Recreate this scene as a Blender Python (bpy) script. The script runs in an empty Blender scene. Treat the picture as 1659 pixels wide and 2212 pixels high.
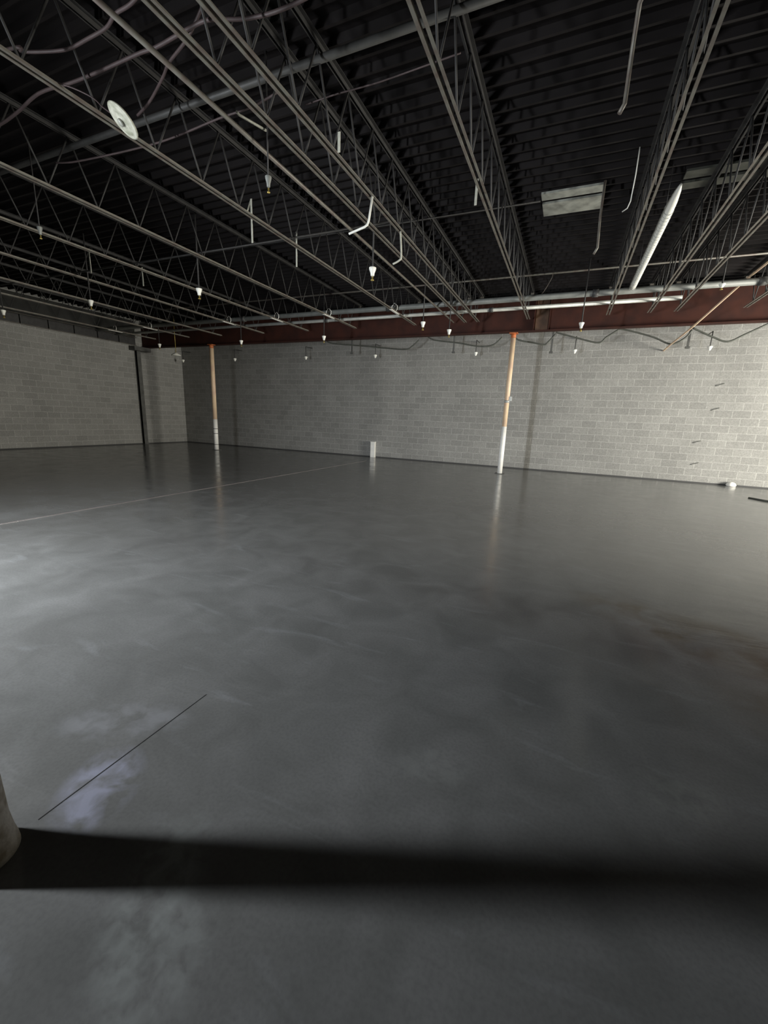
import bpy, math, random
from mathutils import Vector, Matrix
random.seed(7)
DISC=((0.1717,0.9569,-0.2344),(0.7546,-0.2807,-0.5931),(-0.6333,-0.0751,-0.7703))
S = bpy.context.scene
COL = S.collection

# ------------------------------------------------------------------ mesh helpers
class MB:
    def __init__(s): s.v=[]; s.f=[]; s.sm=[]
    def box(s, a, b):
        x0,x1=sorted((a[0],b[0])); y0,y1=sorted((a[1],b[1])); z0,z1=sorted((a[2],b[2]))
        n=len(s.v)
        s.v += [(x0,y0,z0),(x1,y0,z0),(x1,y1,z0),(x0,y1,z0),(x0,y0,z1),(x1,y0,z1),(x1,y1,z1),(x0,y1,z1)]
        s.f += [tuple(n+i for i in q) for q in ((0,3,2,1),(4,5,6,7),(0,1,5,4),(1,2,6,5),(2,3,7,6),(3,0,4,7))]
        s.sm += [False]*6; return s
    def obox(s, p, q, w, h):            # bar of rectangular section between two points
        p=Vector(p); q=Vector(q); d=(q-p).normalized()
        up=Vector((0,0,1)) if abs(d.z)<.95 else Vector((0,1,0))
        u=d.cross(up).normalized()*w/2; v=u.cross(d).normalized()*h/2
        n=len(s.v)
        for c in (p,q):
            for a,b in ((-1,-1),(1,-1),(1,1),(-1,1)): s.v.append(tuple(c+u*a+v*b))
        s.f += [tuple(n+i for i in k) for k in ((0,3,2,1),(4,5,6,7),(0,1,5,4),(1,2,6,5),(2,3,7,6),(3,0,4,7))]
        s.sm += [False]*6; return s
    def tube(s, pts, r, seg=10, caps=True):
        pts=[Vector(p) for p in pts]
        rs = r if isinstance(r,(list,tuple)) else [r]*len(pts)
        rings=[]; pu=None
        for i,p in enumerate(pts):
            d=(pts[min(i+1,len(pts)-1)]-pts[max(i-1,0)]).normalized()
            if pu is None:
                up=Vector((0,0,1)) if abs(d.z)<.9 else Vector((1,0,0)); u=d.cross(up).normalized()
            else: u=(pu-d*pu.dot(d)).normalized()
            pu=u; v=d.cross(u)
            n=len(s.v); rings.append(n)
            for k in range(seg):
                t=2*math.pi*k/seg; s.v.append(tuple(p+(u*math.cos(t)+v*math.sin(t))*rs[i]))
        for a,b in zip(rings,rings[1:]):
            for k in range(seg):
                k2=(k+1)%seg; s.f.append((a+k,a+k2,b+k2,b+k)); s.sm.append(True)
        if caps:
            s.f.append(tuple(rings[0]+k for k in reversed(range(seg)))); s.sm.append(False)
            s.f.append(tuple(rings[-1]+k for k in range(seg))); s.sm.append(False)
        return s
    def lathe(s, prof, c=(0,0,0), seg=20):
        rings=[]
        for r,z in prof:
            n=len(s.v); rings.append(n)
            for k in range(seg):
                t=2*math.pi*k/seg; s.v.append((c[0]+r*math.cos(t),c[1]+r*math.sin(t),c[2]+z))
        for a,b in zip(rings,rings[1:]):
            for k in range(seg):
                k2=(k+1)%seg; s.f.append((a+k,a+k2,b+k2,b+k)); s.sm.append(True)
        s.f.append(tuple(rings[0]+k for k in reversed(range(seg)))); s.sm.append(False)
        s.f.append(tuple(rings[-1]+k for k in range(seg))); s.sm.append(False)
        return s
    def build(s, name, mat, parent=None, loc=(0,0,0), bevel=0):
        me=bpy.data.meshes.new(name); me.from_pydata(s.v,[],s.f); me.update()
        me.polygons.foreach_set('use_smooth', s.sm)
        me.materials.append(mat)
        o=bpy.data.objects.new(name,me); COL.objects.link(o); o.location=loc
        if parent: o.parent=parent
        if bevel:
            m=o.modifiers.new('bevel','BEVEL'); m.width=bevel; m.segments=2; m.limit_method='ANGLE'
        return o

def smooth(pts, n=6):
    P=[Vector(p) for p in pts]; out=[]
    for i in range(len(P)-1):
        a=P[max(i-1,0)]; b=P[i]; c=P[i+1]; d=P[min(i+2,len(P)-1)]
        for k in range(n):
            t=k/n
            out.append(.5*((2*b)+(c-a)*t+(2*a-5*b+4*c-d)*t*t+(3*b-a-3*c+d)*t**3))
    out.append(P[-1]); return out

def tag(o,label,cat,group=None,kind=None):
    if label: o['label']=label
    if cat: o['category']=cat
    if group: o['group']=group
    if kind: o['kind']=kind
    return o
def thing(name,label,cat,loc=(0,0,0),group=None):
    o=bpy.data.objects.new(name,None); COL.objects.link(o); o.location=loc; o.empty_display_size=.1
    return tag(o,label,cat,group)
def structure(o,label=None):
    o['kind']='structure'
    if label: o['label']=label
    return o
def copy_tree(o,parent=None):
    c=o.copy(); COL.objects.link(c)
    if parent: c.parent=parent
    for ch in list(o.children): copy_tree(ch,c)
    return c

# ------------------------------------------------------------------ materials
def mat(name,col,rough=.6,metal=0,var=.0,vscale=6,bump=0,bscale=60,col2=None,spec=None):
    m=bpy.data.materials.new(name); m.use_nodes=True; nt=m.node_tree; N=nt.nodes; L=nt.links
    b=N['Principled BSDF']; b.inputs['Roughness'].default_value=rough; b.inputs['Metallic'].default_value=metal
    if spec is not None: b.inputs['Specular IOR Level'].default_value=spec
    tc=N.new('ShaderNodeTexCoord')
    no=N.new('ShaderNodeTexNoise'); no.inputs['Scale'].default_value=vscale; no.inputs['Detail'].default_value=6
    L.new(tc.outputs['Object'],no.inputs['Vector'])
    mx=N.new('ShaderNodeMix'); mx.data_type='RGBA'
    c2=col2 or tuple(max(0,c*(1-var)) for c in col)
    mx.inputs[6].default_value=(*col,1); mx.inputs[7].default_value=(*c2,1)
    cr=N.new('ShaderNodeMapRange'); cr.inputs[1].default_value=.38; cr.inputs[2].default_value=.66
    L.new(no.outputs['Fac'],cr.inputs[0]); L.new(cr.outputs[0],mx.inputs[0]); L.new(mx.outputs[2],b.inputs['Base Color'])
    if bump:
        n2=N.new('ShaderNodeTexNoise'); n2.inputs['Scale'].default_value=bscale; n2.inputs['Detail'].default_value=4
        L.new(tc.outputs['Object'],n2.inputs['Vector'])
        bp=N.new('ShaderNodeBump'); bp.inputs['Strength'].default_value=bump; bp.inputs['Distance'].default_value=.01
        L.new(n2.outputs['Fac'],bp.inputs['Height']); L.new(bp.outputs[0],b.inputs['Normal'])
    return m

M={}
M['joist']=mat('joist_paint',(.165,.16,.135),.5,.1,.3,9,col2=(.12,.095,.08))
M['web']=mat('web_steel',(.034,.033,.032),.65,0,.4,9)
M['deck']=mat('deck_steel',(.011,.009,.009),.7,0,.4,2,spec=.2)
M['rust']=mat('red_primer',(.054,.018,.012),.7,0,.5,3,col2=(.034,.013,.010),spec=.2)
M['orange']=mat('orange_primer',(.55,.16,.05),.6,0,.4,8)
M['tan']=mat('tan_paint',(.76,.58,.38),.5,0,.2,4,col2=(.66,.46,.33))
M['white']=mat('white_paint',(.86,.85,.80),.45,0,.1,7)
M['dirty']=mat('dirty_white_paint',(.66,.61,.52),.6,0,.4,22,.4,40,col2=(.34,.28,.19))
M['galv']=mat('galvanised_pipe',(.46,.47,.44),.45,.2,.25,5)
M['galvdark']=mat('dull_galv_pipe_and_dimmed_cup',(.24,.25,.235),.55,.1,.25,5)
M['grey']=mat('grey_pipe',(.075,.075,.072),.55,.1,.25,8)
M['redpipe']=mat('reddish_cable',(.075,.052,.052),.6,0,.3,8)
M['black']=mat('black_cable',(.085,.09,.075),.6,0,.3,12)
M['darksteel']=mat('dark_steel',(.10,.10,.093),.6,.1,.4,4)
M['dimlit']=mat('dim_lit_patch',(.06,.062,.05),.6,0,.5,5)
M['plate']=mat('pale_hub_and_lit_patch',(.42,.43,.38),.5,.1,.5,5)
M['wplastic']=mat('white_plastic',(.85,.85,.78),.4,0,.06,10)
M['brass']=mat('brass',(.55,.42,.12),.4,.5,.3,20)
M['strap']=mat('pale_strap',(.52,.52,.44),.5,.1,.2,20)

def block_mat(name,rot):
    m=bpy.data.materials.new(name); m.use_nodes=True; nt=m.node_tree; N=nt.nodes; L=nt.links
    b=N['Principled BSDF']; b.inputs['Roughness'].default_value=.85
    tc=N.new('ShaderNodeTexCoord'); sep=N.new('ShaderNodeSeparateXYZ'); cmb=N.new('ShaderNodeCombineXYZ')
    L.new(tc.outputs['Object'],sep.inputs[0])
    L.new(sep.outputs['Y' if rot else 'X'],cmb.inputs['X']); L.new(sep.outputs['Z'],cmb.inputs['Y'])
    br=N.new('ShaderNodeTexBrick'); br.offset=.5
    br.inputs['Scale'].default_value=1; br.inputs['Brick Width'].default_value=.4064; br.inputs['Row Height'].default_value=.2032
    br.inputs['Mortar Size'].default_value=.011; br.inputs['Mortar Smooth'].default_value=.5; br.inputs['Bias'].default_value=-.1
    br.inputs['Color1'].default_value=(.255,.253,.238,1); br.inputs['Color2'].default_value=(.213,.211,.199,1); br.inputs['Mortar'].default_value=(.33,.327,.307,1)
    L.new(cmb.outputs[0],br.inputs['Vector'])
    no=N.new('ShaderNodeTexNoise'); no.inputs['Scale'].default_value=.9; no.inputs['Detail'].default_value=8; L.new(tc.outputs['Object'],no.inputs['Vector'])
    fine=N.new('ShaderNodeTexNoise'); fine.inputs['Scale'].default_value=38; fine.inputs['Detail'].default_value=4; L.new(tc.outputs['Object'],fine.inputs['Vector'])
    mr=N.new('ShaderNodeMapRange'); mr.inputs[3].default_value=.78; mr.inputs[4].default_value=1.2; L.new(no.outputs['Fac'],mr.inputs[0])
    mr2=N.new('ShaderNodeMapRange'); mr2.inputs[1].default_value=.3; mr2.inputs[2].default_value=.7; mr2.inputs[3].default_value=.82; mr2.inputs[4].default_value=1.15; L.new(fine.outputs['Fac'],mr2.inputs[0])
    mu=N.new('ShaderNodeMath'); mu.operation='MULTIPLY'; L.new(mr.outputs[0],mu.inputs[0]); L.new(mr2.outputs[0],mu.inputs[1])
    vm=N.new('ShaderNodeVectorMath'); vm.operation='SCALE'; L.new(br.outputs['Color'],vm.inputs[0]); L.new(mu.outputs[0],vm.inputs['Scale'])
    L.new(vm.outputs[0],b.inputs['Base Color'])
    bp=N.new('ShaderNodeBump'); bp.inputs['Strength'].default_value=.35; bp.inputs['Distance'].default_value=.006; bp.invert=True
    L.new(br.outputs['Fac'],bp.inputs['Height']); L.new(bp.outputs[0],b.inputs['Normal'])
    return m
M['block_x']=block_mat('concrete_block',False)
M['block_y']=block_mat('concrete_block_side',True)

def floor_mat():
    m=bpy.data.materials.new('polished_concrete'); m.use_nodes=True; nt=m.node_tree; N=nt.nodes; L=nt.links
    b=N['Principled BSDF']; b.inputs['IOR'].default_value=1.5
    tc=N.new('ShaderNodeTexCoord')
    def noise(sc,det=6,scale=(1,1,1),rot=0,dist=0):
        mp=N.new('ShaderNodeMapping'); mp.inputs['Scale'].default_value=scale; mp.inputs['Rotation'].default_value=(0,0,rot)
        L.new(tc.outputs['Object'],mp.inputs[0])
        n=N.new('ShaderNodeTexNoise'); n.inputs['Scale'].default_value=sc; n.inputs['Detail'].default_value=det; n.inputs['Distortion'].default_value=dist
        L.new(mp.outputs[0],n.inputs['Vector']); return n.outputs['Fac']
    def rng(s,a,b_,c,d):
        r=N.new('ShaderNodeMapRange'); r.inputs[1].default_value=a; r.inputs[2].default_value=b_; r.inputs[3].default_value=c; r.inputs[4].default_value=d
        L.new(s,r.inputs[0]); return r.outputs[0]
    def mul(a,c):
        r=N.new('ShaderNodeMath'); r.operation='MULTIPLY'
        for i,x in enumerate((a,c)):
            if isinstance(x,(int,float)): r.inputs[i].default_value=x
            else: L.new(x,r.inputs[i])
        return r.outputs[0]
    def mixc(f,a,c):
        x=N.new('ShaderNodeMix'); x.data_type='RGBA'; L.new(f,x.inputs[0])
        for i,q in ((6,a),(7,c)):
            if isinstance(q,tuple): x.inputs[i].default_value=(*q,1)
            else: L.new(q,x.inputs[i])
        return x.outputs[2]
    def spot(cx,cy,rx,ry,rot):          # soft elliptical mask for a stain
        mp=N.new('ShaderNodeMapping'); mp.vector_type='TEXTURE'
        mp.inputs['Location'].default_value=(cx,cy,0); mp.inputs['Rotation'].default_value=(0,0,rot); mp.inputs['Scale'].default_value=(rx,ry,1000)
        L.new(tc.outputs['Object'],mp.inputs[0])
        g=N.new('ShaderNodeTexGradient'); g.gradient_type='SPHERICAL'; L.new(mp.outputs[0],g.inputs[0]); return g.outputs['Fac']
    big=noise(.55,5); mid=noise(2.6,8,dist=.6); streak=noise(1.6,7,(1,4.2,1),.25,.8)
    base=mixc(rng(mid,.35,.68,0,1),(.145,.147,.143),(.195,.197,.194))
    base=mixc(mul(rng(big,.45,.65,0,1),.35),base,(.12,.118,.113))
    base=mixc(mul(rng(streak,.60,.74,0,1),.35),base,(.27,.28,.29))
    fine=noise(70,3)
    base=mixc(mul(rng(fine,.4,.7,0,1),.22),base,(.08,.08,.08))
    # brown water stains on the right, chalky scuffs near the post
    for (cx,cy,rx,ry,ro,c,s,ns) in ((1.15,3.35,1.1,.42,-.45,(.085,.062,.035),.85,3.0),(1.6,2.6,.7,.55,0,(.10,.07,.04),.6,4.0),
                              (-.98,.62,.14,.30,.4,(.29,.31,.30),.45,16),(-.82,.50,.16,.2,.2,(.29,.31,.30),.4,18),(-.5,.32,.16,.1,.3,(.29,.31,.29),.4,22),
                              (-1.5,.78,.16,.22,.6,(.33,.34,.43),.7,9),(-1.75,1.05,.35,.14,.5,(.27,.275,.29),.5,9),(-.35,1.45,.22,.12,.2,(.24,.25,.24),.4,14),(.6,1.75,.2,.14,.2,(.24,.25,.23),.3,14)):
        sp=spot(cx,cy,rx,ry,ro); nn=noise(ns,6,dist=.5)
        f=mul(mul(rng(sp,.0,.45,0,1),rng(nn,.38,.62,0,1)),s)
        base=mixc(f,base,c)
    L.new(base,b.inputs['Base Color'])
    r=rng(mid,.3,.7,.13,.24); L.new(r,b.inputs['Roughness'])
    b.inputs['Specular IOR Level'].default_value=.5
    trow=noise(1.3,4,(1,2.6,1),.3,1.2)
    ma=N.new('ShaderNodeMath'); ma.operation='MULTIPLY_ADD'; L.new(trow,ma.inputs[0]); ma.inputs[1].default_value=1; L.new(mul(noise(9,3),.03),ma.inputs[2])
    bp=N.new('ShaderNodeBump'); bp.inputs['Strength'].default_value=.10; bp.inputs['Distance'].default_value=.02
    L.new(ma.outputs[0],bp.inputs['Height']); L.new(bp.outputs[0],b.inputs['Normal'])
    return m
M['floor']=floor_mat()
M['filler']=mat('joint_filler',(.24,.215,.215),.22,0,.3,3)
M['groove']=mat('joint_groove',(.05,.05,.05),.8)

# ------------------------------------------------------------------ setting
XL,XR,YF,YB,ZC=-16.4,10.5,-1.6,14.2,4.9
structure(MB().box((XL-.2,YF-.2,-.15),(XR+.2,YB+.2,0)).build('floor',M['floor']),'grey polished concrete slab floor')
structure(MB().box((XL-.2,YB,0),(XR+.2,YB+.2,5.0)).build('wall_back',M['block_x']),'grey concrete block wall at the far side')
structure(MB().box((XL-.2,YF,0),(XL,YB,5.0)).build('wall_left',M['block_y']),'grey concrete block wall on the left')
# front wall behind the camera with a narrow daylight opening
W0,W1=-6.56,-5.66
structure(MB().box((XL,YF-.2,0),(W0,YF,5)).box((W1,YF-.2,0),(XR,YF,5)).box((W0,YF-.2,2.3),(W1,YF,5)).build('wall_front',M['block_x']))
structure(MB().box((W0,YF-.16,0),(W0+.04,YF-.02,2.3)).box((W1-.04,YF-.16,0),(W1,YF-.02,2.3)).box((W0+.04,YF-.16,2.24),(W1-.04,YF-.02,2.3)).build('door_1',M['darksteel']))
# right wall with a wide opening
D0,D1,DH=7.6,10.6,3.0
structure(MB().box((XR,YF,0),(XR+.2,D0,5)).box((XR,D1,0),(XR+.2,YB,5)).box((XR,D0,DH),(XR+.2,D1,5)).build('wall_right',M['block_y']))
structure(MB().box((XR+.02,D0,0),(XR+.16,D0+.06,DH)).box((XR+.02,D1-.06,0),(XR+.16,D1,DH)).box((XR+.02,D0+.06,DH-.06),(XR+.16,D1-.06,DH)).build('door_2',M['darksteel']))
structure(MB().box((5.0,6.15,0),(XR,6.3,4.88)).build('wall_light_blocker',M['block_x']))  # unseen wall, added to keep the right-hand daylight off the near floor
# corrugated steel roof deck, ribs along X
mb=MB(); y=YF; prof=[]
while y<YB:
    prof += [(y,4.97),(y+.12,4.97),(y+.135,ZC),(y+.165,ZC),(y+.18,4.97)]; y+=.2
n=len(prof)
for x in (XL,XR):
    for (yy,z) in prof: mb.v.append((x,min(yy,YB),z))
for i in range(n-1): mb.f.append((i,i+1,n+i+1,n+i)); mb.sm.append(False)
b0=len(mb.v); mb.box((XL-.2,YF-.2,4.985),(XR+.2,YB+.2,5.06))
structure(mb.build('ceiling',M['deck']),'dark ribbed steel roof deck')
# slab joints
structure(MB().box((-6.235,YF+.01,-.01),(-6.205,12.7,.004)).build('trim_1',M['filler']),'pale filled joint across the floor')
structure(MB().box((-1.561,.60,-.01),(-1.558,1.36,.001)).build('trim_2',M['groove']),'fine dark saw cut in the floor near the post')
structure(MB().box((XL,YB-.012,0),(XR,YB,.035)).build('baseboard_back',M['groove']),'dark gap along the foot of the back wall')
structure(MB().box((XL,YF+.01,0),(XL+.012,YB-.012,.035)).build('baseboard_left',M['groove']),'dark gap along the foot of the left wall')

# ------------------------------------------------------------------ girder and columns
GY=12.3
g=thing('steel_girder','rust-red steel girder running over the two far columns','girder',(0,GY,3.87))
MB().box((XL+.02,-.10,0),(XR-.02,.10,.022)).build('bottom_flange',M['rust'],g)
MB().box((XL+.02,-.10,.86),(XR-.02,.10,.882)).build('top_flange',M['rust'],g)
MB().box((XL+.02,-.008,.022),(XR-.02,.008,.86)).build('girder_web',M['rust'],g)
w=MB().box((-1.15,-.10,.022),(-1.135,-.008,.86)).build('stiffener_plate',M['rust'],g)
w=MB().box((-.78,-.10,.022),(-.765,-.008,.86)).build('stiffener_plate',M['rust'],g)
w=MB().box((-1.12,-.02,.03),(-.80,-.009,.84)).build('patch_plate',mat('brown_primer',(.12,.06,.03),.6,0,.4,6),g)
w['label']='browner patch plate on the girder web'
g2=thing('steel_girder','rust-red steel girder overhead beside the near post','girder',(0,.47,3.87))
for ch in g.children[:3]:
    c=ch.copy(); c.parent=g2; COL.objects.link(c)

def column(name,label,x,y,top,tanz,r=.066,bands=()):
    t=thing(name,label,'column',(x,y,0))
    a=MB().tube([(0,0,.012),(0,0,tanz)],r+.004,24).build('white_sleeve',M['white'],t); a['label']='white painted lower band'
    for bz in bands: MB().tube([(0,0,bz),(0,0,bz+.02)],r+.006,24).build('sleeve_seam',M['groove'],a)
    a=MB().tube([(0,0,tanz),(0,0,top-.13)],r,24).build('shaft',M['tan'],t); a['label']='tan painted steel shaft'
    a=MB().tube([(0,0,top-.13),(0,0,top-.02)],r,24).box((-.11,-.09,top-.02),(.11,.09,top)).build('cap',M['orange'],t); a['label']='orange primer cap under the girder'
    MB().box((-.13,-.13,0),(.13,.13,.012)).build('base_plate',M['darksteel'],t)
    return t
c1=column('steel_column','tan column with white lower third, right one of the two far columns',-1.65,12.36,3.87,1.36)
j=MB().box((.06,-.05,2.07),(.13,.03,2.19)).build('junction_box',M['galv'],c1); j['label']='small metal box clamped to the shaft'
MB().tube([(0,0,2.02),(0,0,2.09)],.073,24).build('clamp_band',M['galv'],j)
c2=column('steel_column','tan column with white lower third, left one, in front of the dark corner',-12.44,12.12,3.87,1.17,r=.078,bands=(.62,.8,.2))
MB().box((-.075,-.03,2.0),(-.06,.03,2.12)).build('bracket',M['galv'],c2)
# near post at the left edge
t=thing('steel_post','dirty chipped pale post at the left edge casting the black shadow','column',(-1.580,.452,0))
prof=[(.098,0),(.096,.02),(.090,.05),(.082,.12),(.078,.3),(.076,.6),(.075,1.2),(.075,3.75)]
MB().lathe(prof,seg=40).build('shaft',M['dirty'],t)
MB().tube([(0,0,3.75),(0,0,3.85)],.074,24).box((-.1,-.09,3.85),(.1,.09,3.87)).build('cap',M['orange'],t)
# dark steel wall column on left wall
t=thing('wall_column','dark steel column standing flat against the left block wall','column',(XL+.16,12.0,0))
MB().box((-.15,-.08,.02),(-.138,.08,3.72)).build('back_flange',M['darksteel'],t)
MB().box((-.012,-.08,.02),(0,.08,3.72)).build('front_flange',M['darksteel'],t)
MB().box((-.138,-.006,.02),(-.012,.006,3.72)).build('column_web',M['darksteel'],t)
MB().box((-.15,-.3,3.72),(.2,.4,3.87)).build('bearing_block',M['darksteel'],t)
MB().box((-.15,-.1,0),(.02,.1,.02)).build('base_plate',M['darksteel'],t)

# ------------------------------------------------------------------ bar joists (along Y)
JZ0,JZ1=4.12,4.82
def make_joist():
    t=thing('bar_joist','','joist',(0,0,0))
    b=MB()
    for s in (-1,1):
        b.box((s*.017,.62,JZ0),(s*.043,12.0,JZ0+.005)); b.box((s*.017,.62,JZ0+.005),(s*.021,12.0,JZ0+.034))
    b.build('bottom_chord',M['joist'],t)
    b=MB()
    for s in (-1,1):
        b.box((s*.014,.47,JZ1+.035),(s*.052,12.40,JZ1+.04)); b.box((s*.014,.47,JZ1-.005),(s*.019,12.40,JZ1+.035))
    b.build('top_chord',M['web'],t)
    b=MB(); pts=[]; y=.62; k=0
    while y<12.0:
        pts.append((0,y,JZ0+.02 if k%2==0 else JZ1+.01)); y+=.305; k+=1
    pts.append((0,12.2,JZ1+.01))
    for p,q in zip(pts,pts[1:]): b.tube([p,q],.0105,8)
    b.build('web',M['web'],t)
    for yy in (.47,12.3): MB().box((-.045,yy-.07,4.752),(.045,yy+.07,JZ1-.005)).build('bearing_seat',M['joist'],t)
    return t
JX=[(3.24,'grey bar joist farthest right, reaching the girder at the right edge'),
    (1.96,'grey bar joist, second from the right edge of the ceiling'),
    (1.43,'grey bar joist crossing just right of the bright white duct'),
    (.57,'steep grey bar joist just left of the bright white duct'),
    (-1.27,'grey bar joist meeting the girder above the right far column'),
    (-2.58,'right-hand one of the close pair of bar joists in mid ceiling'),
    (-2.93,'left-hand one of the close pair of bar joists in mid ceiling'),
    (-4.40,'grey bar joist passing beside the dangling white disc'),
    (-6.35,'grey bar joist, first one left of the disc joist'),
    (-8.10,'grey bar joist, second one left of the disc joist'),
    (-9.90,'grey bar joist, third one left of the disc joist'),
    (-11.8,'grey bar joist running above the left far column'),
    (-13.4,'grey bar joist, second from the left block wall'),
    (-15.2,'grey bar joist nearest the left block wall')]
proto=make_joist()
for i,(x,l) in enumerate(JX):
    o=proto if i==0 else copy_tree(proto)
    o.location=(x,0,0); tag(o,l,'joist','bar joists under the roof deck')

def rod(name,label,cat,pts,r,m,seg=10,group=None,sm=False):
    return tag(MB().tube(smooth(pts) if sm else pts,r,seg).build(name,M[m]),label,cat,group)
# single conduit between joists
rod('conduit','single thin brownish conduit running beside the joist pair','conduit',[(-3.32,.3,4.17),(-3.30,12.1,4.17)],.022,'joist')
rod('conduit','tan conduit dipping below the rusty girder at the right','conduit',[(2.9,6.5,4.36),(2.83,9.81,4.35),(2.78,10.9,4.30),(2.37,12.0,3.80),(2.22,13.4,3.64),(2.2,14.18,3.60)],.02,'tan',sm=True)
# pipes lying across the bottom chords
t=thing('sprinkler_main','upper and thicker of two grey pipes crossing under the joists','pipe',(0,10.5,4.235))
MB().tube([(XL+.02,0,0),(XR-.02,0,0)],.062,18).build('pipe',M['galvdark'],t)
for x in (-9.4,-4.6,.2,3.0): MB().tube([(x-.06,0,0),(x+.06,0,0)],.078,18).build('coupling',M['grey'],t)
t=thing('sprinkler_main','lower and thinner bright pipe crossing under the joists','pipe',(0,11.2,4.21))
MB().tube([(XL+.02,0,0),(1.9,0,0)],.045,16).build('pipe',M['galv'],t)
for x in (-6.9,-2.1): MB().tube([(x-.05,0,0),(x+.05,0,0)],.057,16).build('coupling',M['grey'],t)
rod('branch_pipe','thin pipe across the ceiling just beyond the bright white duct end','pipe',[(-12.8,10.55,4.72),(6,10.55,4.72)],.02,'joist')
rod('branch_pipe','thin dim pipe crossing the ceiling mid-way between the girders','pipe',[(-12.8,6.06,4.20),(-2.6,6.06,4.20)],.014,'web')
rod('bridging_pipe','thick grey pipe across the nearest part of the ceiling','pipe',[(-10.5,4.02,4.74),(.57,4.02,4.74)],.035,'grey')
rod('bridging_rod','thin dim rod reaching the pale deck patch from the left','rod',[(-9.9,7.35,4.77),(-.8,7.42,4.77)],.012,'web')
# clamps where pipe meets chords
cl=None
for x,l in ((-4.4,'disc joist'),(-6.35,'first joist left of the disc joist'),(-8.1,'second joist left of the disc joist'),(-9.9,'third joist left of the disc joist'),(-13.4,'second joist from the left wall'),(-15.2,'joist nearest the left wall')):
    if cl is None:
        cl=MB().box((-.03,-.26,-.012),(.03,.26,0)).tube([(-.03,0,0),(-.075,0,.06),(-.075,0,.13),(0,0,.205),(.075,0,.13),(.075,0,.06),(.03,0,0)],.008,6).build('pipe_clamp',M['white']); o=cl
    else: o=cl.copy(); COL.objects.link(o)
    o.location=(x,10.4,JZ0); tag(o,'pale pipe clamp strapped under the '+l,'clamp','pale clamps under the crossing pipe')

# bright spiral duct
t=thing('white_duct','bright white tapering duct tube right of the steep joist','duct',(.86,0,4.235))
ys=[6.35,6.5,6.75,7.2,8,9,10,10.25]; rs=[.012,.035,.052,.060,.060,.060,.060,.055]
MB().tube([(0,y,0) for y in ys],rs,18).build('duct_body',M['wplastic'],t)
b=MB(); 
for k in range(34):
    y=6.9+k*.1; 
    for h in range(10):
        a0=h/10*2*math.pi; a1=(h+1)/10*2*math.pi; R=.062
        b.tube([(R*math.cos(a0),y+.1*h/10,R*math.sin(a0)),(R*math.cos(a1),y+.1*(h+1)/10,R*math.sin(a1))],.0035,5,False)
b.build('spiral_seam',M['galv'],t)
for y in (7.3,9.6): MB().tube([(0,y,.06),(0,y,.665)],.004,6).build('hanger_wire',M['web'],t)

# ------------------------------------------------------------------ sprinkler drops
def make_drop():
    t=thing('sprinkler_drop','','sprinkler',(0,0,3.5))
    MB().tube([(0,0,.14),(0,0,1.40)],.013,8).build('drop_pipe',M['web'],t)
    g=MB().lathe([(.022,.03),(.027,.035),(.032,.07),(.050,.115),(.055,.14),(.053,.145),(.02,.147)],seg=18).build('guard_cup',M['wplastic'],t); g['label']='white cup around the head'
    MB().lathe([(.012,-.035),(.026,-.03),(.026,-.022),(.01,-.018),(.014,.02)],seg=12).build('nozzle',M['brass'],g)
    return t
d0=make_drop(); first=True
drops=[(-2.96,6.09,'white sprinkler cup hanging clear of the joist pair, below the bent strips'),
 (-6.51,6.12,'white sprinkler cup on the joist left of centre in the nearer row'),
 (-9.56,6.07,'white sprinkler cup in the nearer row, second from the left edge'),
 (-12.83,6.04,'white sprinkler cup at the extreme left edge'),
 (.01,10.42,'white sprinkler cup in front of the red girder, right of the right column'),
 (-2.95,10.48,'white sprinkler cup in front of the girder beside the joist pair ends'),
 (-3.32,9.56,'yellowish sprinkler cup up against the girder left of the joist pair'),
 (-6.57,10.52,'white sprinkler cup by the girder midway between the two columns'),
 (-9.62,10.59,'white sprinkler cup by the girder, first right of the left column'),
 (-13.17,10.53,'white sprinkler cup just left of the left column, nearer of two'),
 (2.35,10.3,'small pale sprinkler cup above the grey pipe at the right'),
 (-3.15,3.95,'sprinkler cup greyed as less lit, nearest in mid ceiling, hanging from a conduit'),
 (-7.01,3.87,'sprinkler cup greyed as less lit, high at the left edge')]
for (x,y,l) in drops:
    o=d0 if first else copy_tree(d0); first=False
    z=3.5
    if y<4: z=3.72
    if abs(x-2.35)<.01: z=4.1
    o.location=(x,y,z); tag(o,l,'sprinkler','ceiling sprinkler drops')
    o.scale=(1,1,(4.9-z)/1.40) if z>4 else (1,1,1)
    if y<4:  # weaker light on the near cups is put into a greyer colour
        o.scale=(.6,.6,(4.9-z)/1.40)
        for c in o.children:
            if c.name.startswith('guard_cup'):
                c.data=c.data.copy(); c.data.materials[0]=M['galvdark']; c['label']='white cup around the head, greyed as less lit'
# wall-side row
ws=None
for x,l in ((-15.8,'far left corner'),(-12.86,'wall right of the left column'),(-9.38,'dark part of the back wall'),(-6.48,'wall above the white floor box'),(-2.95,'wall left of the right column'),(-.07,'wall right of the right column'),(3.15,'bright wall at the right')):
    if ws is None:
        ws=thing('wall_sprinkler','','sprinkler',(0,0,0))
        MB().tube([(0,0,.08),(0,0,.45),(0,.42,.45)],.012,8).build('drop_pipe',M['web'],ws)
        g_=MB().lathe([(.02,-.02),(.03,0),(.06,.07),(.062,.085),(.02,.1)],seg=14).build('guard_cup',M['wplastic'],ws)
        o=ws
    else: o=copy_tree(ws)
    o.location=(x,13.75,3.53); tag(o,'small white sprinkler cup against the '+l,'sprinkler','sprinkler cups along the back wall')
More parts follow.
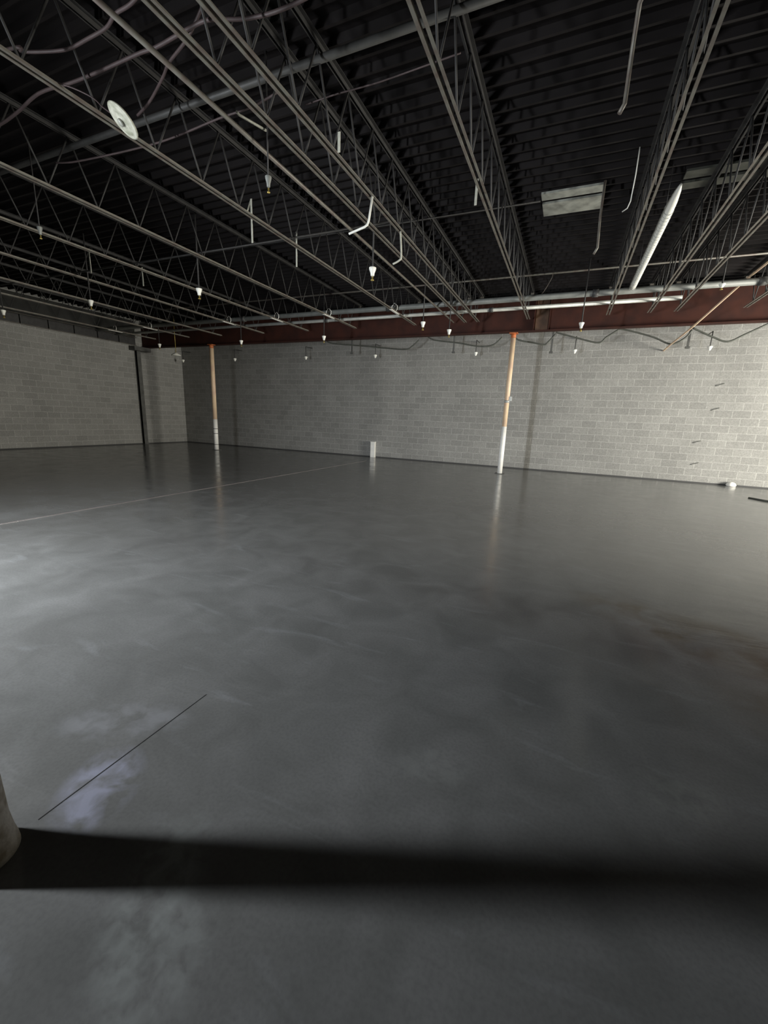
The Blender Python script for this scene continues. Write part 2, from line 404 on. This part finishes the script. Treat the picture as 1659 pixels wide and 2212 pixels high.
# white dish near left column
t=thing('dish_light','white shallow dish hanging left of the left column near the girder','light',(-14.15,12.0,3.52))
MB().lathe([(.03,.09),(.05,.08),(.17,.0),(.175,-.012),(.10,-.02),(.02,-.022)][::-1],seg=20).build('dish',M['wplastic'],t)
MB().tube([(0,0,.08),(0,0,1.38)],.01,6).build('stem',M['brass'],t)

# dangling white disc
t=thing('hanging_disc','white ridged oval disc dangling from a wire beside a near joist','fixture',(-3.78,2.84,3.83))
t.rotation_euler=Matrix(DISC).to_euler(); t.scale=(.9,.78,.8)
MB().lathe([(.02,-.03),(.09,-.03),(.145,-.012),(.15,.0),(.135,.008),(.125,.002),(.11,.012),(.07,.014),(.06,.006),(.045,.02),(.01,.024)],seg=32).build('disc_plate',mat('aged_plastic',(.5,.5,.42),.5,0,.45,16,col2=(.28,.29,.22)),t)
MB().lathe([(.03,.02),(.032,.045),(.01,.05)],seg=16).build('disc_hub',M['plate'],t)
rod('hanging_wire','thin reddish wire holding the dangling white disc','wire',[(-4.40,2.70,4.16),(-4.27,2.78,4.13),(-4.15,2.85,4.08),(-4.02,2.84,3.98),(-3.90,2.84,3.90)],.006,'redpipe',6,sm=True)

# dangling strips, straps, wires
rod('hanging_strip','bent pale strip dangling from the joist pair, upper left of two','strip',[(-2.56,5.2,4.12),(-2.6,5.2,3.87),(-2.62,5.2,3.82),(-2.66,5.2,3.80),(-2.88,5.2,3.75)],.014,'wplastic',8)
rod('hanging_strip','hooked pale strip dangling from the joist pair, lower right of two','strip',[(-2.58,6.2,4.12),(-2.55,6.2,3.8),(-2.58,6.2,3.74),(-2.68,6.2,3.70)],.014,'strap',8,sm=True)
def strap(x,y,z0,z1,label,top=True):
    b=MB().box((x-.014,y-.003,z0),(x+.014,y+.003,z1))
    if top: b.obox((x,y,z1-.005),(x-.10,y,z1-.20),.02,.006)
    tag(b.build('hanger_strap',M['strap']),label,'strap','loose hanger straps')
strap(-4.59,5.36,3.9,4.47,'folded pale strap crossing the disc joist, upper of two')
strap(-4.54,6.39,3.9,4.43,'straight pale strap crossing the disc joist, lower of two',False)
strap(-8.30,6.37,3.9,4.25,'dim strap below the second joist left of the disc joist',False)
strap(-8.55,5.5,3.9,4.25,'dim strap left of the second joist from the disc joist',False)
strap(-1.32,5.44,3.95,4.22,'short strap hanging at the joist above the right column',False)
strap(-2.36,4.03,3.95,4.12,'short strap beside the joist pair high up',False)
rod('drop_tube','long grey tube hanging from the deck left of the steep joist, nearer one','tube',[(.22,3.92,4.7),(.10,4.15,4.5),(.10,4.35,4.42),(.10,4.35,4.0),(.07,4.35,3.94)],.017,'joist',8)
rod('drop_tube','grey tube hanging below the pale deck patch, farther one','tube',[(.06,7.37,4.88),(.06,7.37,4.42),(.08,7.37,4.02),(.04,7.37,3.94)],.017,'joist',8)
rod('rod_offcut','pale rod lying askew between conduit and joist pair','rod',[(-3.25,3.63,4.24),(-3.26,3.67,4.24),(-3.24,3.81,4.26),(-3.18,3.97,4.26)],.012,'strap',8)
rod('hook_wire','small bright hooked wire right of the pale deck patch','wire',[(.32,7.0,4.3),(.37,6.92,4.3),(.39,6.8,4.33),(.40,6.75,4.6),(.40,6.75,4.9)],.007,'wplastic',6)
rod('hook_wire','looped thin wire hanging near the girder right of the right column','wire',[(-.70,10.5,4.72),(-.72,10.5,4.6),(-.85,10.5,4.35),(-.92,10.5,4.28)],.007,'joist',6,sm=True)
# sagging cables, near left
CA=[(-6.26,3.09,4.4),(-5.68,3.05,4.4),(-5.11,2.97,4.4),(-4.66,3.0,4.4),(-4.33,3.01,4.4),(-4.01,3.01,4.4),(-3.72,3.01,4.4),(-3.54,3.02,4.4),(-3.22,3.0,4.4),(-2.98,2.99,4.4),(-2.85,3.02,4.4),(-2.61,3.1,4.4),(-2.2,3.13,4.4)]
rod('sagging_cable','long reddish cable strung across the upper left ceiling','cable',[(-8.1,3.2,4.5)]+CA+[(-1.27,3.2,4.55)],.014,'redpipe',8,sm=True)
rod('sagging_cable','reddish cable looping at the top left corner','cable',[(-6.35,2.6,4.6),(-4.75,2.58,4.4),(-4.69,2.63,4.4),(-4.51,2.7,4.4),(-4.28,2.76,4.4),(-4.01,2.76,4.4),(-3.76,2.75,4.4),(-3.57,2.7,4.4),(-3.33,2.68,4.4),(-2.93,2.6,4.45)],.013,'redpipe',8,sm=True)
rod('sagging_cable','short curved cable running down to the dangling disc','cable',[(-2.95,2.98,4.5),(-3.21,3.05,4.4),(-3.57,3.17,4.4),(-3.78,3.27,4.4),(-4.16,3.43,4.4),(-4.46,3.52,4.4)],.012,'redpipe',8,sm=True)
rod('sagging_cable','dim cable crossing below the thick near pipe','cable',[(-6.35,3.8,4.45),(-5.93,3.81,4.4),(-5.0,3.89,4.4),(-4.42,3.9,4.4),(-3.69,3.85,4.4),(-3.27,3.84,4.4),(-2.93,3.84,4.45)],.010,'redpipe',8,sm=True)
rod('sagging_cable','thin reddish wire between the joist pair and the next joist','cable',[(-2.93,4.3,4.62),(-2.55,4.26,4.6),(-2.26,4.27,4.6),(-1.97,4.27,4.6),(-1.27,4.26,4.62)],.007,'redpipe',6,sm=True)
# drooping black cable along back wall
F=[([(-1.9,13.45,4.15),(-1.67,13.45,3.9),(-1.24,13.45,3.8),(-.91,13.45,3.73),(-.8,13.45,3.81),(-.63,13.45,4.01)],'swag just right of the right column'),
 ([(-.63,13.45,4.06),(-.54,13.45,4.03),(-.01,13.45,3.87),(.51,13.45,3.74),(.69,13.45,3.88),(.96,13.45,4.06)],'second swag right of the right column'),
 ([(.96,13.45,4.08),(1.22,13.45,4.02),(1.79,13.45,3.84),(2.23,13.45,3.65),(2.51,13.45,3.79),(2.63,13.45,3.98)],'deepest swag, over the bright wall'),
 ([(2.63,13.45,4.03),(3.1,13.45,3.79),(3.43,13.45,3.67),(3.75,13.45,3.83),(4.2,13.45,4.08)],'swag nearest the right edge'),
 ([(-4.5,13.45,4.1),(-4.23,13.45,3.97),(-3.46,13.45,3.86),(-2.8,13.45,3.74),(-2.38,13.45,3.77),(-2.12,13.45,3.99)],'swag just left of the right column'),
 ([(-8.3,13.45,4.1),(-8.01,13.45,3.99),(-6.71,13.45,3.86),(-5.33,13.45,3.72),(-5.01,13.45,3.81),(-4.78,13.45,4.0)],'long swag over the middle of the wall')]
for pts,l in F:
    rod('drooping_cable','dark drooping cable under the girder, '+l,'cable',pts,.022,'black',8,group='cable swags along the back wall',sm=True)
for x,z0,l in ((-.70,3.5,'beside the first swag'),(2.60,3.54,'beside the deepest swag'),(-3.6,3.57,'left of the right column'),(-7.25,3.63,'over the middle of the wall')):
    tag(MB().obox((x,13.45,4.1),(x,13.45,z0),.05,.02).box((x-.05,13.42,z0-.01),(x+.05,13.48,z0+.04)).build('hanger_bracket',M['darksteel']),'dark vertical hanger '+l,'bracket','dark hangers above the back wall')
# support angle carrying those cables
tag(MB().box((XL+.02,13.40,4.10),(XR-.02,13.46,4.105)).box((XL+.02,13.455,4.105),(XR-.02,13.46,4.16)).build('support_angle',M['darksteel']),'dark steel angle along the back wall behind the girder','angle')
# ledger along left wall top
t=thing('ledger_rail','dark ribbed ledger at the top of the left block wall','rail',(XL,0,3.93))
MB().box((.005,.8,0),(.10,12.0,.012)).build('bottom_lip',M['joist'],t)
MB().box((.005,.8,.012),(.02,12.0,.30)).build('back_plate',M['web'],t)
MB().box((.005,.8,.30),(.12,12.0,.312)).build('top_lip',M['joist'],t)
a=MB().box((.005,.8,.312),(.03,12.0,.93)).build('fascia_board',mat('dark_board',(.03,.03,.027),.8,0,.4,2),t); a['label']='dark board above the ledger'
rb=MB().box((.02,0,.012),(.09,.01,.30)).build('rib_plate',M['grey'],t,(0,.9,0))
for k in range(1,14):
    c=rb.copy(); COL.objects.link(c); c.location=(0,.9+k*.8,0)

# ------------------------------------------------------------------ light on the deck, painted as pale panels
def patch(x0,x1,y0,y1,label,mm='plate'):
    t=thing('lit_deck_patch',label,'patch',((x0+x1)/2,(y0+y1)/2,4.862))
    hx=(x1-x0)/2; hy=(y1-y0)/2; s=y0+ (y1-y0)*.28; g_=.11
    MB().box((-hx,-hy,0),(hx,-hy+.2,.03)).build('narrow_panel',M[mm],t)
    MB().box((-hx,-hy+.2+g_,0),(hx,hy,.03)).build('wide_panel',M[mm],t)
patch(-.80,.05,7.43,8.16,'pale two-panel patch standing in for light on the dark deck')
patch(1.05,2.9,7.45,7.95,'dim two-panel patch standing in for faint light on the deck at the right','dimlit')

# ------------------------------------------------------------------ floor / wall bits
t=thing('utility_box','small white upright box standing at the foot of the back wall','box',(-6.62,14.125,0))
MB().box((-.085,-.065,0),(.085,.06,.56)).build('box_body',M['white'],t,bevel=.006)
MB().box((-.092,-.072,.56),(.092,.06,.585)).build('box_lid',M['white'],t,bevel=.004)
t=thing('plaster_lump','small bright white lump on the floor at the right wall foot','debris',(4.35,14.1,0))
MB().lathe([(.10,0),(.12,.03),(.10,.08),(.05,.11),(.01,.12)],seg=14).build('lump',M['white'],t)
tag(MB().tube([(4.0,11.75,.012),(4.2,11.45,.014),(4.6,11.2,.014),(5.2,11.0,.012)],.02,8).build('floor_curve',M['black']),'dark hose lying on the floor at the right edge','curve')  # dark curved line on the floor
for (x,z,l) in ((3.65,2.69,'topmost'),(3.66,2.05,'second from the top'),(3.40,1.15,'second from the floor'),(3.45,.54,'lowest')):
    tag(MB().tube([(x-.09,14.19,z-.03),(x-.03,14.165,z),(x+.03,14.17,z+.015),(x+.09,14.19,z+.04)],.007,6).build('wire_stub',M['black']),'dark wire stub on the bright wall, '+l,'wire stub','dark wire stubs on the bright wall')

# ------------------------------------------------------------------ light
def area(name,loc,rot,sx,sy,power,col):
    l=bpy.data.lights.new(name,'AREA'); l.shape='RECTANGLE'; l.size=sx; l.size_y=sy; l.energy=power; l.color=col
    o=bpy.data.objects.new(name,l); COL.objects.link(o); o.location=loc; o.rotation_euler=rot; return o
area('daylight_right',(XR+.1,(D0+D1)/2,1.42),(math.radians(90),0,math.radians(90)),D1-D0-.2,2.6,2380,(1.0,.96,.86))
a=area('daylight_left',((W0+W1)/2,YF-.03,1.13),(0,0,0),.22,2.1,810,(.92,.96,1.0)); a.data.spread=math.radians(138)
a.rotation_euler=Vector((.52,.80,-.48)).to_track_quat('-Z','Y').to_euler()
w=bpy.data.worlds.new('World'); S.world=w; w.use_nodes=True
w.node_tree.nodes['Background'].inputs[0].default_value=(.5,.55,.6,1); w.node_tree.nodes['Background'].inputs[1].default_value=.05

# ------------------------------------------------------------------ camera
cam=bpy.data.cameras.new('Camera'); co=bpy.data.objects.new('Camera',cam); COL.objects.link(co)
R=[[0.91457, -0.12504, 0.38461], [0.40252, 0.1893, -0.89562], [0.03918, 0.97393, 0.22346]]
co.matrix_world=Matrix.Translation((0,0,1.45)) @ Matrix(R).to_4x4()
cam.sensor_fit='VERTICAL'; cam.sensor_height=36; cam.lens=880/2212*36; cam.clip_start=.05
S.camera=co
vs=S.view_settings; S.display_settings.display_device='sRGB'
vs.view_transform='Standard'; vs.look='None'; vs.gamma=1; vs.exposure=0; vs.use_curve_mapping=False
try: S.cycles.max_bounces=8; S.cycles.diffuse_bounces=5
except Exception: pass
